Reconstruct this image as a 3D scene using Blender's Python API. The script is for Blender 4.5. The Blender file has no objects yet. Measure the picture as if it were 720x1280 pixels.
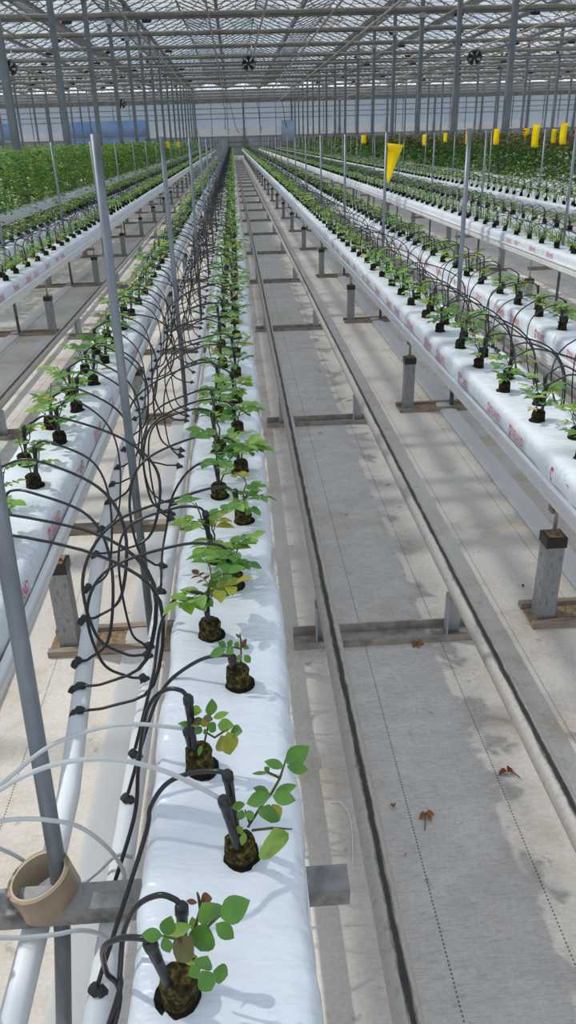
import bpy, math, random
from mathutils import Vector, Matrix, noise
random.seed(7)
SC = bpy.context.scene
COL = SC.collection
R = random.random
U = random.uniform

# ------------------------------------------------------------------ camera
CAM_H = 1.5
FOC = 965.0
def _n(v):
    v = Vector(v); v.normalize(); return v
DN = _n((55, 1990, 965))
FW = Vector((-70, -466, 965)); FW = FW - DN * FW.dot(DN); FW.normalize()
RT = DN.cross(FW)
cd = bpy.data.cameras.new('camera'); cam = bpy.data.objects.new('camera', cd); COL.objects.link(cam)
# rows: camera right, up, back in world axes
Mx = Matrix(((RT.x, -RT.y, -RT.z), (FW.x, -FW.y, -FW.z), (-DN.x, DN.y, DN.z)))
cam.matrix_world = Matrix.Translation((0, 0, CAM_H)) @ Mx.to_4x4()
cd.sensor_fit = 'VERTICAL'; cd.sensor_height = 36.0; cd.lens = 36.0 * FOC / 1280.0
cd.clip_start = 0.02; cd.clip_end = 500
SC.camera = cam
def proj(x, y, z):
    c = RT * x + FW * y - DN * (z - CAM_H)
    if c.z < 0.05: return (-9999, -9999)
    return (c.x / c.z * FOC + 360, c.y / c.z * FOC + 640)
def seen(x, y, z, m=20):
    p = proj(x, y, z); return -m < p[0] < 720 + m and -m < p[1] < 1280 + m
def ray(px, py):
    c = Vector((px - 360, py - 640, FOC)); return Vector((c.dot(RT), c.dot(FW), -c.dot(DN)))
def aty(px, py, Y):
    r = ray(px, py); return r * (Y / r.y) + Vector((0, 0, CAM_H))
def atz(px, py, z):
    r = ray(px, py); return r * ((z - CAM_H) / r.z) + Vector((0, 0, CAM_H))

# ------------------------------------------------------------------ words
ONES = 'zero one two three four five six seven eight nine ten eleven twelve thirteen fourteen fifteen sixteen seventeen eighteen nineteen'.split()
ORD = 'zeroth first second third fourth fifth sixth seventh eighth ninth tenth eleventh twelfth thirteenth fourteenth fifteenth sixteenth seventeenth eighteenth nineteenth'.split()
TENS = 'x x twenty thirty forty fifty sixty seventy eighty ninety'.split()
TORD = 'x x twentieth thirtieth fortieth fiftieth sixtieth seventieth eightieth ninetieth'.split()
def nth(n):
    if n < 20: return ORD[n]
    if n < 100: return TORD[n // 10] if n % 10 == 0 else TENS[n // 10] + '-' + ORD[n % 10]
    return 'hundredth' if n == 100 else 'hundred-and-' + nth(n - 100)

# ------------------------------------------------------------------ mesh builder
class MB:
    def __init__(s): s.v = []; s.f = []; s.m = []; s.sm = []
    def face(s, idx, m=0, smooth=False): s.f.append(idx); s.m.append(m); s.sm.append(smooth)
    def box(s, x0, x1, y0, y1, z0, z1, m=0, rot=None, org=None):
        b = len(s.v)
        for z in (z0, z1):
            for (x, y) in ((x0, y0), (x1, y0), (x1, y1), (x0, y1)):
                p = Vector((x, y, z))
                if rot is not None: p = rot @ p
                if org is not None: p = p + org
                s.v.append(tuple(p))
        for q in ((0, 3, 2, 1), (4, 5, 6, 7), (0, 1, 5, 4), (1, 2, 6, 5), (2, 3, 7, 6), (3, 0, 4, 7)):
            s.face([b + i for i in q], m)
    def tube(s, pts, r, n=8, m=0, cap=True):
        pts = [Vector(p) for p in pts]; b = len(s.v); k = len(pts)
        rs = r if isinstance(r, (list, tuple)) else [r] * k
        up = None
        for i, p in enumerate(pts):
            t = (pts[min(i + 1, k - 1)] - pts[max(i - 1, 0)])
            if t.length < 1e-9: t = Vector((0, 0, 1))
            t.normalize()
            if up is None: up = Vector((0, 0, 1)) if abs(t.z) < .9 else Vector((1, 0, 0))
            a = t.cross(up)
            if a.length < 1e-4: a = t.orthogonal()
            a.normalize(); c = a.cross(t); up = c
            for j in range(n):
                w = 2 * math.pi * j / n
                s.v.append(tuple(p + (a * math.cos(w) + c * math.sin(w)) * rs[i]))
        for i in range(k - 1):
            for j in range(n):
                j2 = (j + 1) % n
                s.face([b + i * n + j, b + i * n + j2, b + (i + 1) * n + j2, b + (i + 1) * n + j], m, True)
        if cap:
            s.face([b + j for j in range(n)][::-1], m); s.face([b + (k - 1) * n + j for j in range(n)], m)
    def lathe(s, prof, n=12, m=0, org=(0, 0, 0), jit=0):
        b = len(s.v); o = Vector(org)
        for (r, z) in prof:
            for j in range(n):
                w = 2 * math.pi * j / n; rr = r * (1 + U(-jit, jit))
                s.v.append((o.x + rr * math.cos(w), o.y + rr * math.sin(w), o.z + z))
        for i in range(len(prof) - 1):
            for j in range(n):
                j2 = (j + 1) % n
                s.face([b + i * n + j, b + i * n + j2, b + (i + 1) * n + j2, b + (i + 1) * n + j], m, True)
        k = len(prof) - 1
        s.face([b + j for j in range(n)][::-1], m); s.face([b + k * n + j for j in range(n)], m)
    def prism(s, prof, y0, y1, m=0, close=True):   # profile in x,z run along y
        b = len(s.v); n = len(prof)
        for y in (y0, y1):
            for (x, z) in prof: s.v.append((x, y, z))
        for j in range(n if close else n - 1):
            j2 = (j + 1) % n
            s.face([b + j2, b + j, b + n + j, b + n + j2], m)
        if close:
            s.face([b + j for j in range(n)], m); s.face([b + n + j for j in range(n)][::-1], m)
    def leaf(s, base, tip, nor, w, m=0, segs=4, fold=.18, curl=.12):
        base = Vector(base); d = Vector(tip) - base; L = d.length
        if L < 1e-6: return
        t = d / L; nr = Vector(nor); nr = nr - t * nr.dot(t)
        if nr.length < 1e-4: nr = t.orthogonal()
        nr.normalize(); sd = t.cross(nr); b = len(s.v)
        shape = {1: [0, 0], 2: [0, 1, 0], 3: [0, .95, .75, 0], 4: [0.0, .86, 1.0, .7, 0], 6: [0.0, .62, .93, 1.0, .86, .52, 0]}[segs]
        for i in range(segs + 1):
            u = i / segs; hw = shape[i] * w / 2
            c = base + t * (L * u) - nr * (curl * L * u * u)
            s.v.append(tuple(c)); s.v.append(tuple(c + sd * hw + nr * hw * fold * 2)); s.v.append(tuple(c - sd * hw + nr * hw * fold * 2))
        for i in range(segs):
            a = b + 3 * i; e = a + 3
            if i == 0:
                s.face([a, e, e + 1], m, True); s.face([a, e + 2, e], m, True)
            elif i == segs - 1:
                s.face([a, e, a + 1], m, True); s.face([a, a + 2, e], m, True)
            else:
                s.face([a, e, e + 1, a + 1], m, True); s.face([a, a + 2, e + 2, e], m, True)
    def add(s, o, mat=None, mo=0):
        b = len(s.v)
        if mat is None: s.v += o.v
        else: s.v += [tuple(mat @ Vector(p)) for p in o.v]
        s.f += [[b + i for i in f] for f in o.f]; s.m += [x + mo for x in o.m]; s.sm += o.sm
    def mesh(s, name, mats):
        me = bpy.data.meshes.new(name); me.from_pydata(s.v, [], s.f)
        if not isinstance(mats, (list, tuple)): mats = [mats]
        for x in mats: me.materials.append(x)
        me.polygons.foreach_set('material_index', s.m); me.polygons.foreach_set('use_smooth', s.sm)
        me.update(); return me
    def obj(s, name, mats, parent=None, loc=None):
        return link(name, s.mesh(name, mats), parent, loc)
def link(name, data, parent=None, loc=None):
    o = bpy.data.objects.new(name, data); COL.objects.link(o)
    if parent is not None: o.parent = parent
    if loc is not None: o.location = loc
    return o
def tag(o, label, cat, group=None, kind=None):
    if label: o['label'] = label
    if cat: o['category'] = cat
    if group: o['group'] = group
    if kind: o['kind'] = kind
    return o
def empty(name, loc, label, cat, group=None):
    o = link(name, None, None, loc); o.empty_display_size = .05
    return tag(o, label, cat, group)
def struct(o): o['kind'] = 'structure'; return o

# ------------------------------------------------------------------ materials
def mat(name, col, rough=.6, metal=0., spec=.5):
    m = bpy.data.materials.new(name); m.use_nodes = True
    b = m.node_tree.nodes['Principled BSDF']
    b.inputs['Base Color'].default_value = (*col, 1); b.inputs['Roughness'].default_value = rough
    b.inputs['Metallic'].default_value = metal; b.inputs['Specular IOR Level'].default_value = spec
    return m
def N(m, t, **kw):
    n = m.node_tree.nodes.new(t)
    for k, v in kw.items(): setattr(n, k, v)
    return n
def L(m, a, b): m.node_tree.links.new(a, b)
def noisy(name, cols, scale=20, rough=.6, metal=0., spec=.4, bump=0., detail=6, stretch=(1, 1, 1), bscale=None, lo=.3, hi=.7):
    m = mat(name, cols[0], rough, metal, spec); b = m.node_tree.nodes['Principled BSDF']
    tc = N(m, 'ShaderNodeTexCoord'); mp = N(m, 'ShaderNodeMapping'); mp.inputs['Scale'].default_value = stretch
    L(m, tc.outputs['Object'], mp.inputs['Vector'])
    nz = N(m, 'ShaderNodeTexNoise'); nz.inputs['Scale'].default_value = scale; nz.inputs['Detail'].default_value = detail
    L(m, mp.outputs['Vector'], nz.inputs['Vector'])
    cr = N(m, 'ShaderNodeValToRGB'); el = cr.color_ramp.elements
    el[0].position = lo; el[1].position = hi; el[0].color = (*cols[0], 1); el[1].color = (*cols[-1], 1)
    for i, c in enumerate(cols[1:-1]):
        e = el.new(lo + (hi - lo) * (i + 1) / (len(cols) - 1)); e.color = (*c, 1)
    L(m, nz.outputs['Fac'], cr.inputs['Fac']); L(m, cr.outputs['Color'], b.inputs['Base Color'])
    if bump:
        n2 = nz
        if bscale:
            n2 = N(m, 'ShaderNodeTexNoise'); n2.inputs['Scale'].default_value = bscale; n2.inputs['Detail'].default_value = 4
            L(m, mp.outputs['Vector'], n2.inputs['Vector'])
        bp = N(m, 'ShaderNodeBump'); bp.inputs['Strength'].default_value = bump; bp.inputs['Distance'].default_value = .01
        L(m, n2.outputs['Fac'], bp.inputs['Height']); L(m, bp.outputs['Normal'], b.inputs['Normal'])
    return m
def leafmat(name, c1, c2, trans=.35, scale=35, hue=.48):
    m = noisy(name, [c1, c2], scale, .42, 0, .5)
    b = m.node_tree.nodes['Principled BSDF']; out = m.node_tree.nodes['Material Output']
    cr = [n for n in m.node_tree.nodes if n.type == 'VALTORGB'][0]
    tr = N(m, 'ShaderNodeBsdfTranslucent'); mx = N(m, 'ShaderNodeMixShader'); mx.inputs[0].default_value = trans
    hs = N(m, 'ShaderNodeHueSaturation'); hs.inputs['Value'].default_value = 1.5; hs.inputs['Hue'].default_value = hue
    L(m, cr.outputs['Color'], hs.inputs['Color']); L(m, hs.outputs['Color'], tr.inputs['Color'])
    L(m, b.outputs[0], mx.inputs[1]); L(m, tr.outputs[0], mx.inputs[2]); L(m, mx.outputs[0], out.inputs[0])
    return m
def math_(m, op, a, b=None, c=None):
    n = N(m, 'ShaderNodeMath', operation=op)
    for i, x in enumerate((a, b, c)):
        if x is None: continue
        if isinstance(x, (int, float)): n.inputs[i].default_value = x
        else: L(m, x, n.inputs[i])
    return n.outputs[0]
def mix_(m, fac, a, b, blend='MIX'):
    n = N(m, 'ShaderNodeMix', data_type='RGBA', blend_type=blend)
    for s, x in ((n.inputs['Factor'], fac), (n.inputs['A'], a), (n.inputs['B'], b)):
        if isinstance(x, (int, float)): s.default_value = x
        elif isinstance(x, tuple): s.default_value = (*x, 1)
        else: L(m, x, s)
    return n.outputs['Result']
def nz_(m, vec, scale, detail=5, rough=.55):
    n = N(m, 'ShaderNodeTexNoise'); n.inputs['Scale'].default_value = scale; n.inputs['Detail'].default_value = detail
    n.inputs['Roughness'].default_value = rough; L(m, vec, n.inputs['Vector']); return n.outputs['Fac']
def mr_(m, v, a, b, c=0., d=1.):
    n = N(m, 'ShaderNodeMapRange'); n.inputs[1].default_value = a; n.inputs[2].default_value = b
    n.inputs[3].default_value = c; n.inputs[4].default_value = d; L(m, v, n.inputs[0]); return n.outputs[0]

def floor_material():
    m = mat('woven ground cover', (.6, .58, .55), .85, 0, .25); b = m.node_tree.nodes['Principled BSDF']
    tc = N(m, 'ShaderNodeTexCoord'); V = tc.outputs['Object']
    sx = N(m, 'ShaderNodeSeparateXYZ'); L(m, V, sx.inputs[0]); X, Y = sx.outputs[0], sx.outputs[1]
    col = mix_(m, mr_(m, nz_(m, V, 1.1), .35, .7), (.74, .69, .63), (.60, .545, .485))
    # brown water stains
    col = mix_(m, mr_(m, nz_(m, V, 1.9, 8, .72), .51, .68, 0, .7), col, (.46, .35, .24))
    # trodden grey soil along the walkway between each pair of rails (aisle centres 1.6 m apart)
    xa = math_(m, 'ABSOLUTE', math_(m, 'SUBTRACT', math_(m, 'PINGPONG', math_(m, 'SUBTRACT', X, .43 - 1.6 * 20), .8), 0.0))
    walk = mr_(m, math_(m, 'ADD', xa, math_(m, 'MULTIPLY', nz_(m, V, 5), .12)), .33, .24)
    mp = N(m, 'ShaderNodeMapping'); mp.inputs['Scale'].default_value = (1, 1.6, 1); L(m, V, mp.inputs[0])
    grit = mr_(m, nz_(m, mp.outputs[0], 7, 10, .78), .36, .68)
    col = mix_(m, math_(m, 'MULTIPLY', walk, math_(m, 'MULTIPLY_ADD', grit, .62, .12)), col, (.44, .41, .385))
    mp2 = N(m, 'ShaderNodeMapping'); mp2.inputs['Scale'].default_value = (26, 190, 1); L(m, V, mp2.inputs[0])
    fib = mr_(m, nz_(m, mp2.outputs[0], 1.0, 4, .75), .50, .72)
    col = mix_(m, math_(m, 'MULTIPLY', fib, math_(m, 'MULTIPLY_ADD', walk, .34, .14)), col, (.20, .175, .155))
    scuff = mr_(m, nz_(m, V, 6.5, 9, .8), .56, .70, 0, .5)
    col = mix_(m, scuff, col, (.30, .255, .21))
    spots = mr_(m, nz_(m, V, 16, 3), .66, .74, 0, .6)
    col = mix_(m, spots, col, (.16, .14, .12))
    # printed dotted guide lines every 25 cm
    d = math_(m, 'ABSOLUTE', math_(m, 'SUBTRACT', math_(m, 'PINGPONG', math_(m, 'ADD', X, 50.0 - .10), .125), 0.0))
    line = math_(m, 'MULTIPLY', math_(m, 'LESS_THAN', d, .0018), math_(m, 'GREATER_THAN', math_(m, 'ABSOLUTE', math_(m, 'SUBTRACT', X, .10)), .06))
    dots = math_(m, 'LESS_THAN', math_(m, 'FRACT', math_(m, 'MULTIPLY', Y, 110)), .55)
    col = mix_(m, math_(m, 'MULTIPLY', math_(m, 'MULTIPLY', line, dots), .8), col, (.05, .05, .05))
    # weave
    w1 = math_(m, 'SINE', math_(m, 'MULTIPLY', Y, 1500)); w2 = math_(m, 'SINE', math_(m, 'MULTIPLY', X, 1900))
    wv = math_(m, 'MULTIPLY_ADD', math_(m, 'ADD', w1, w2), .05, mr_(m, nz_(m, V, 90, 4, .7), .3, .7, .86, 1.04))
    comb = N(m, 'ShaderNodeCombineXYZ')
    for i in range(3): L(m, wv, comb.inputs[i])
    col = mix_(m, 1.0, col, comb.outputs[0], 'MULTIPLY')
    L(m, col, b.inputs['Base Color'])
    bp = N(m, 'ShaderNodeBump'); bp.inputs['Strength'].default_value = .25; bp.inputs['Distance'].default_value = .003
    L(m, math_(m, 'ADD', wv, nz_(m, V, 40)), bp.inputs['Height']); L(m, bp.outputs[0], b.inputs['Normal'])
    return m
M = {}
M['floor'] = floor_material()
def film_material():
    m = mat('white film', (.80, .83, .87), .33, 0, .5); b = m.node_tree.nodes['Principled BSDF']
    tc = N(m, 'ShaderNodeTexCoord'); V = tc.outputs['Object']
    mp = N(m, 'ShaderNodeMapping'); mp.inputs['Scale'].default_value = (9, 22, 9); mp.inputs['Rotation'].default_value = (0, 0, .5); L(m, V, mp.inputs[0])
    n1 = nz_(m, mp.outputs[0], 1.0, 3); n2 = nz_(m, V, 14, 4)
    h = math_(m, 'ADD', math_(m, 'MULTIPLY', n1, 1.4), math_(m, 'MULTIPLY', n2, .6))
    bp = N(m, 'ShaderNodeBump'); bp.inputs['Strength'].default_value = .5; bp.inputs['Distance'].default_value = .014
    L(m, h, bp.inputs['Height']); L(m, bp.outputs[0], b.inputs['Normal'])
    L(m, mix_(m, mr_(m, nz_(m, V, 3), .5, .8, 0, .3), (.71, .745, .79), (.63, .665, .71)), b.inputs['Base Color'])
    return m
M['film'] = film_material()
M['white'] = noisy('white coated steel', [(.74, .74, .73), (.80, .80, .80)], 6, .4, 0, .5)
M['pvc'] = noisy('white plastic pipe', [(.70, .73, .76), (.76, .78, .80)], 4, .3, 0, .5)
M['drain'] = noisy('milky drain plastic', [(.62, .61, .60), (.70, .69, .675)], 5, .75, 0, .2, stretch=(1, .3, 1))
M['galv'] = noisy('galvanised steel', [(.30, .32, .33), (.42, .44, .45), (.36, .38, .39)], 30, .45, .55, .5, .05, stretch=(1, 1, .3))
M['column'] = noisy('grey galvanised column', [(.13, .15, .165), (.21, .235, .255)], 9, .5, .35, .5, stretch=(1, 1, .3))
M['pole'] = noisy('zinc pole', [(.11, .125, .145), (.22, .24, .265), (.15, .17, .19)], 18, .45, .5, .5, stretch=(1, 1, .25))
M['postgrey'] = noisy('weathered grey post', [(.19, .19, .185), (.33, .335, .335), (.26, .26, .255)], 45, .7, .2, .3, .15, stretch=(1.6, 1.6, .7))
M['black'] = noisy('black plastic', [(.012, .012, .013), (.022, .022, .024)], 40, .38, 0, .5)
M['hose'] = noisy('black drip tube', [(.011, .011, .012), (.02, .02, .021)], 30, .3, 0, .5)
M['greyhose'] = noisy('pale grey drip tube', [(.48, .49, .48), (.56, .57, .56)], 20, .35)
M['soil'] = noisy('brown soil', [(.16, .105, .06), (.36, .27, .18)], 60, .9, 0, .1, .5)
M['timber'] = noisy('weathered timber', [(.20, .155, .115), (.40, .33, .26)], 12, .85, 0, .2, .2, stretch=(1, 6, 6))
M['rust'] = noisy('rusty cap', [(.20, .11, .06), (.42, .30, .19)], 60, .85, .1, .2)
M['plug'] = noisy('mossy coco plug', [(.012, .010, .006), (.05, .04, .014), (.17, .14, .045)], 130, .95, 0, .1, .9, bscale=160)
M['plugdark'] = noisy('dark wet coco plug', [(.008, .007, .005), (.022, .019, .011), (.065, .055, .025)], 130, .95, 0, .1, .9, bscale=160)
M['hole'] = noisy('dark planting hole', [(.008, .007, .006), (.02, .017, .014)], 60, .9, 0, .1)
M['leaf'] = leafmat('rose leaf green', (.07, .20, .03), (.13, .30, .05))
M['leaf_pale'] = leafmat('rose leaf light green', (.17, .34, .05), (.27, .43, .08))
M['leaf_yellow'] = leafmat('rose leaf yellowing', (.20, .30, .03), (.46, .40, .05), scale=60)
M['leaf_red'] = leafmat('rose shoot red', (.16, .03, .025), (.14, .09, .03), .25)
M['stem'] = noisy('rose stem', [(.07, .10, .025), (.12, .07, .03)], 30, .6)
M['dry'] = noisy('dry leaf', [(.20, .09, .035), (.34, .17, .07)], 60, .85, 0, .15)
M['dryred'] = noisy('dry red leaf', [(.17, .03, .02), (.30, .06, .03)], 60, .85, 0, .15)
M['print'] = noisy('red print', [(.55, .03, .06), (.62, .05, .08)], 30, .45)
M['printgrey'] = noisy('grey print', [(.42, .42, .45), (.50, .50, .53)], 30, .5)
M['tape'] = noisy('brown parcel tape', [(.30, .215, .14), (.35, .26, .17)], 9, .3, 0, .5, stretch=(1, 1, 6))
M['core'] = noisy('tape core', [(.42, .33, .23), (.47, .375, .27)], 30, .8)
M['yellow'] = leafmat('yellow sticky card', (.86, .68, .005), (.92, .78, .01), .5, 8, .5)
M['leaf_dark'] = leafmat('dark rose leaf', (.04, .12, .022), (.085, .19, .04))
M['leaf_brown'] = leafmat('bronzed rose leaf', (.15, .10, .045), (.12, .15, .045), .25)
M['channel'] = noisy('dirty steel channel', [(.13, .115, .10), (.36, .325, .28), (.25, .23, .21)], 9, .75, .1, .3, .1)
M['bloom'] = leafmat('rose bloom', (.62, .02, .04), (.75, .10, .12), .3)
M['tan'] = noisy('dull tan pipe', [(.27, .235, .19), (.38, .34, .28)], 3, .5, .2)
M['screen'] = noisy('folded energy screen', [(.20, .18, .155), (.36, .335, .295)], 6, .8, stretch=(6, 1, 1))
M['alu'] = noisy('aluminium bar', [(.13, .135, .135), (.24, .24, .235)], 3, .5, .2)
M['girder'] = noisy('dull girder steel', [(.085, .085, .08), (.18, .17, .155)], 1.5, .6, .2)
M['barsteel'] = noisy('stained steel bar', [(.09, .09, .085), (.30, .29, .27), (.17, .175, .175)], 22, .6, .2, .4, .1)
M['blue'] = noisy('blue sheet', [(.13, .25, .52), (.34, .46, .66)], .35, .6)
M['concrete'] = noisy('grey plinth', [(.27, .29, .30), (.38, .40, .40)], 2, .8)

def rail_material():
    m = noisy('pipe rail zinc', [(.33, .30, .265), (.52, .48, .435), (.43, .395, .355)], 60, .55, .25, .4, .06, lo=.2, hi=.8)
    b = m.node_tree.nodes['Principled BSDF']; old = b.inputs['Base Color'].links[0].from_socket
    tc = N(m, 'ShaderNodeTexCoord'); V = tc.outputs['Object']
    sx = N(m, 'ShaderNodeSeparateXYZ'); L(m, V, sx.inputs[0])
    mp = N(m, 'ShaderNodeMapping'); mp.inputs['Scale'].default_value = (60, 9, 60); L(m, V, mp.inputs[0])
    wob = math_(m, 'MULTIPLY_ADD', nz_(m, mp.outputs[0], 1.5, 8, .8), .022, -.011)
    d = math_(m, 'ABSOLUTE', math_(m, 'ADD', math_(m, 'SUBTRACT', sx.outputs[0], .003), wob))
    dirt = math_(m, 'MULTIPLY', mr_(m, d, .0105, .0045), math_(m, 'GREATER_THAN', sx.outputs[2], 0.0))
    col = mix_(m, math_(m, 'MULTIPLY', dirt, .93), old, (.012, .011, .010))
    L(m, col, b.inputs['Base Color']); return m
M['rail'] = rail_material()

def glass_material(name, dust, tint, dustcol):
    m = bpy.data.materials.new(name); m.use_nodes = True; nt = m.node_tree; nt.nodes.clear()
    out = N(m, 'ShaderNodeOutputMaterial'); tr = N(m, 'ShaderNodeBsdfTransparent'); tr.inputs[0].default_value = (*tint, 1)
    tl = N(m, 'ShaderNodeBsdfTranslucent'); tl.inputs[0].default_value = (*dustcol, 1)
    df = N(m, 'ShaderNodeBsdfDiffuse'); df.inputs[0].default_value = (*dustcol, 1)
    gl = N(m, 'ShaderNodeBsdfGlossy'); gl.inputs['Roughness'].default_value = .08
    m1 = N(m, 'ShaderNodeMixShader'); m1.inputs[0].default_value = .5; L(m, tl.outputs[0], m1.inputs[1]); L(m, df.outputs[0], m1.inputs[2])
    tc = N(m, 'ShaderNodeTexCoord'); f = mr_(m, nz_(m, tc.outputs['Object'], .35, 3), .35, .7, dust * .6, dust * 1.5)
    m2 = N(m, 'ShaderNodeMixShader'); L(m, f, m2.inputs[0]); L(m, tr.outputs[0], m2.inputs[1]); L(m, m1.outputs[0], m2.inputs[2])
    fr = N(m, 'ShaderNodeFresnel'); fr.inputs[0].default_value = 1.25
    m3 = N(m, 'ShaderNodeMixShader'); L(m, math_(m, 'MULTIPLY', fr.outputs[0], .5), m3.inputs[0]); L(m, m2.outputs[0], m3.inputs[1]); L(m, gl.outputs[0], m3.inputs[2])
    L(m, m3.outputs[0], out.inputs[0]); return m
def _u(m):
    for n in m.node_tree.nodes:
        if n.type == 'MAP_RANGE': n.inputs[3].default_value = n.inputs[4].default_value = .72
    return m
M['glass'] = glass_material('roof glass', .30, (.90, .94, .96), (.62, .65, .68))
M['poly'] = _u(glass_material('frosted wall panel', .72, (.80, .85, .90), (.50, .55, .59)))
M['paleblue'] = noisy('pale blue sheet', [(.30, .40, .55), (.42, .50, .60)], .6, .6)

# ------------------------------------------------------------------ layout
PITCH = 1.6
def cx(k): return -.34 + PITCH * k
OFF = .28
def gx(k, s): return cx(k) + (OFF if s == 'b' else -OFF)
POSTY = [2.17, 4.44] + [6.94 + 2.5 * i for i in range(30)]
BARY = [2.10, 4.25] + [6.70 + 2.46 * i for i in range(30)]
TRY = [14.3 + 4.5 * i for i in range(-5, 17)]       # frame lines
YW = TRY[-1]
COLX = [-3.54 + 9.6 * i for i in range(-3, 5)]
ROWS = [(0, 'b'), (0, 'a'), (1, 'a'), (1, 'b'), (2, 'a'), (2, 'b'), (3, 'a'), (3, 'b'), (4, 'a'), (-1, 'b'), (-1, 'a'), (-2, 'b')]
def rowname(k, s):
    if (k, s) == (0, 'b'): return 'the centre gutter'
    if k >= 1: return 'the ' + nth(2 * (k - 1) + (1 if s == 'a' else 2)) + ' gutter right of the aisle'
    return 'the ' + nth(1 - 2 * k + (0 if s == 'a' else -1)) + ' gutter left of the centre'
YEND = 80.5
SLZ = .65

# ------------------------------------------------------------------ setting
fb = MB(); fb.face([0, 1, 2, 3]); fb.v = [(-42, -7, 0), (46, -7, 0), (46, YW + .5, 0), (-42, YW + .5, 0)]
struct(fb.obj('floor', M['floor']))

# roof: 3.2 m ridge-and-furrow spans running away from the camera
ZG, ZR = 5.9, 6.52
XL, XR = COLX[0] - 3.2, COLX[-1] + 3.2
nspan = int(round((XR - XL) / 3.2))
Y0R = -8.2
g = MB()
for i in range(nspan):
    x0 = XL + 3.2 * i
    for (a, za, b_, zb) in ((x0, ZG, x0 + 1.6, ZR), (x0 + 1.6, ZR, x0 + 3.2, ZG)):
        n = len(g.v); g.v += [(a, Y0R, za), (b_, Y0R, zb), (b_, YW, zb), (a, YW, za)]; g.face([n, n + 1, n + 2, n + 3])
ceil_ = struct(g.obj('ceiling', M['glass']))
g = MB()
for i in range(nspan + 1):
    x0 = XL + 3.2 * i
    g.prism([(x0 - .07, ZG + .02), (x0 - .05, ZG - .10), (x0 + .05, ZG - .10), (x0 + .07, ZG + .02)], Y0R, YW)
g.obj('roof_gutter', M['alu'], ceil_)
g = MB()
for i in range(nspan):
    x0 = XL + 3.2 * i
    g.box(x0 + 1.575, x0 + 1.625, Y0R, YW, ZR - .05, ZR + .02)
g.obj('ridge', M['alu'], ceil_)
g = MB(); y = Y0R
sl = math.hypot(1.6, ZR - ZG); ang = math.atan2(ZR - ZG, 1.6)
while y < YW:
    if y > 12 or y < 8:
        for i in range(nspan):
            x0 = XL + 3.2 * i
            if abs(x0 + 1.6) > 16 + y * .42: continue
            for sgn in (1, -1):
                xm = x0 + (.8 if sgn > 0 else 2.4)
                g.box(-sl / 2, sl / 2, -.012, .012, -.04, 0, 0, Matrix.Rotation(-ang * sgn, 3, 'Y'), Vector((xm, y, (ZG + ZR) / 2)))
    y += 1.125
g.obj('glazing_bar', M['alu'], ceil_)
g = MB(); y = 16.0
while y < YW - .5:
    g.box(max(XL, -14 - y * .42), min(XR, 15 + y * .42), y - .006, y + .006, 4.99, 5.002); y += .9
g.obj('support_wire', M['alu'], ceil_)
# roof vents: every other pane pair stands a little open on the left slopes
g = MB()
for i in range(nspan):
    x0 = XL + 3.2 * i
    for j, ty in enumerate(TRY):
        if ty < 18: continue
        if abs(x0) > 16 + ty * .42: continue
        s = 1 if (i + j) % 2 else -1
        hx = x0 + 1.6
        for (dx, yy) in ((0, 0), ):
            dxs = s * 1.0
            n = len(g.v); z1 = ZR + .03; z2 = ZR + .03 - .40 + .30
            g.v += [(hx, ty + 1.2, z1), (hx + dxs, ty + 1.2, z2), (hx + dxs, ty + 3.4, z2), (hx, ty + 3.4, z1)]
            g.face([n, n + 1, n + 2, n + 3], 0)
            g.box(min(hx + dxs, hx + dxs + .03), max(hx + dxs, hx + dxs + .03), ty + 1.2, ty + 3.4, z2 - .03, z2 + .01, 1)
g.obj('roof_vent', [M['glass'], M['alu']], ceil_)

# far gable wall
w = MB(); w.box(XL, XR, YW + .10, YW + .14, 2.45, ZG)
wall = struct(w.obj('wall_back', M['poly']))
w = MB(); w.box(XL, XR, YW + .02, YW + .16, 1.85, 2.5); w.box(XL, XR, YW - .05, YW + .02, 1.78, 1.9); w.obj('white_band', M['white'], wall)
w = MB(); w.box(XL, XR, YW + .05, YW + .13, 0, 1.85); w.obj('lower_panel', M['concrete'], wall)
w = MB()
x = XL
while x < XR:
    w.box(x - .025, x + .025, YW - .02, YW + .09, 0, ZG); x += 1.6
for z in (3.34, 3.78, 4.25): w.box(XL, XR, YW - .02, YW + .05, z - .03, z + .03)
w.box(XL, XR, YW - .02, YW + .05, 1.2, 1.27); w.box(XL, XR, YW - .02, YW + .05, .78, .84)
w.obj('wall_rail', M['alu'], wall)
w = MB()
for x in [c + d for c in COLX for d in (0, 4.8)]: w.box(x - .09, x + .09, YW - .16, YW - .02, 0, ZG)
w.obj('wall_post', M['column'], wall)
w = MB(); w.box(XL, XR, YW - .2, YW + .1, 4.72, 5.2); w.obj('wall_beam', M['alu'], wall)
for nm, x in (('wall_left', XL), ('wall_right', XR)):
    w = MB(); w.box(x - .05, x + .05, Y0R, YW, 0, ZG); struct(w.obj(nm, M['poly']))
for (x0, x1, z0, z1, lb) in ((-16.2, -8.2, 1.95, 3.4, 'long blue sheet hung on the far wall left of centre'),
                             (-24.5, -21.5, 1.95, 3.4, 'short blue sheet at the left end of the far wall'),
                             (5.0, 6.3, 1.2, 3.1, 'faint blue sheet on the far wall behind the right columns'),
                             (-16.2, -8.6, 1.28, 1.76, 'low blue strip along the far wall under the long sheet')):
    g = MB(); n = 24
    for i in range(n + 1):
        x = x0 + (x1 - x0) * i / n; yy = YW - .19 - .03 * (i % 2)
        g.v += [(x, yy, z0), (x, yy, z1)]
        if i: g.face([2 * i - 2, 2 * i, 2 * i + 1, 2 * i - 1], 0, True)
    o = g.obj('blue_sheet', M['paleblue'] if x0 > 0 else M['blue']); md = o.modifiers.new('s', 'SOLIDIFY'); md.thickness = .01
    tag(o, lb, 'sheet')
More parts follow.
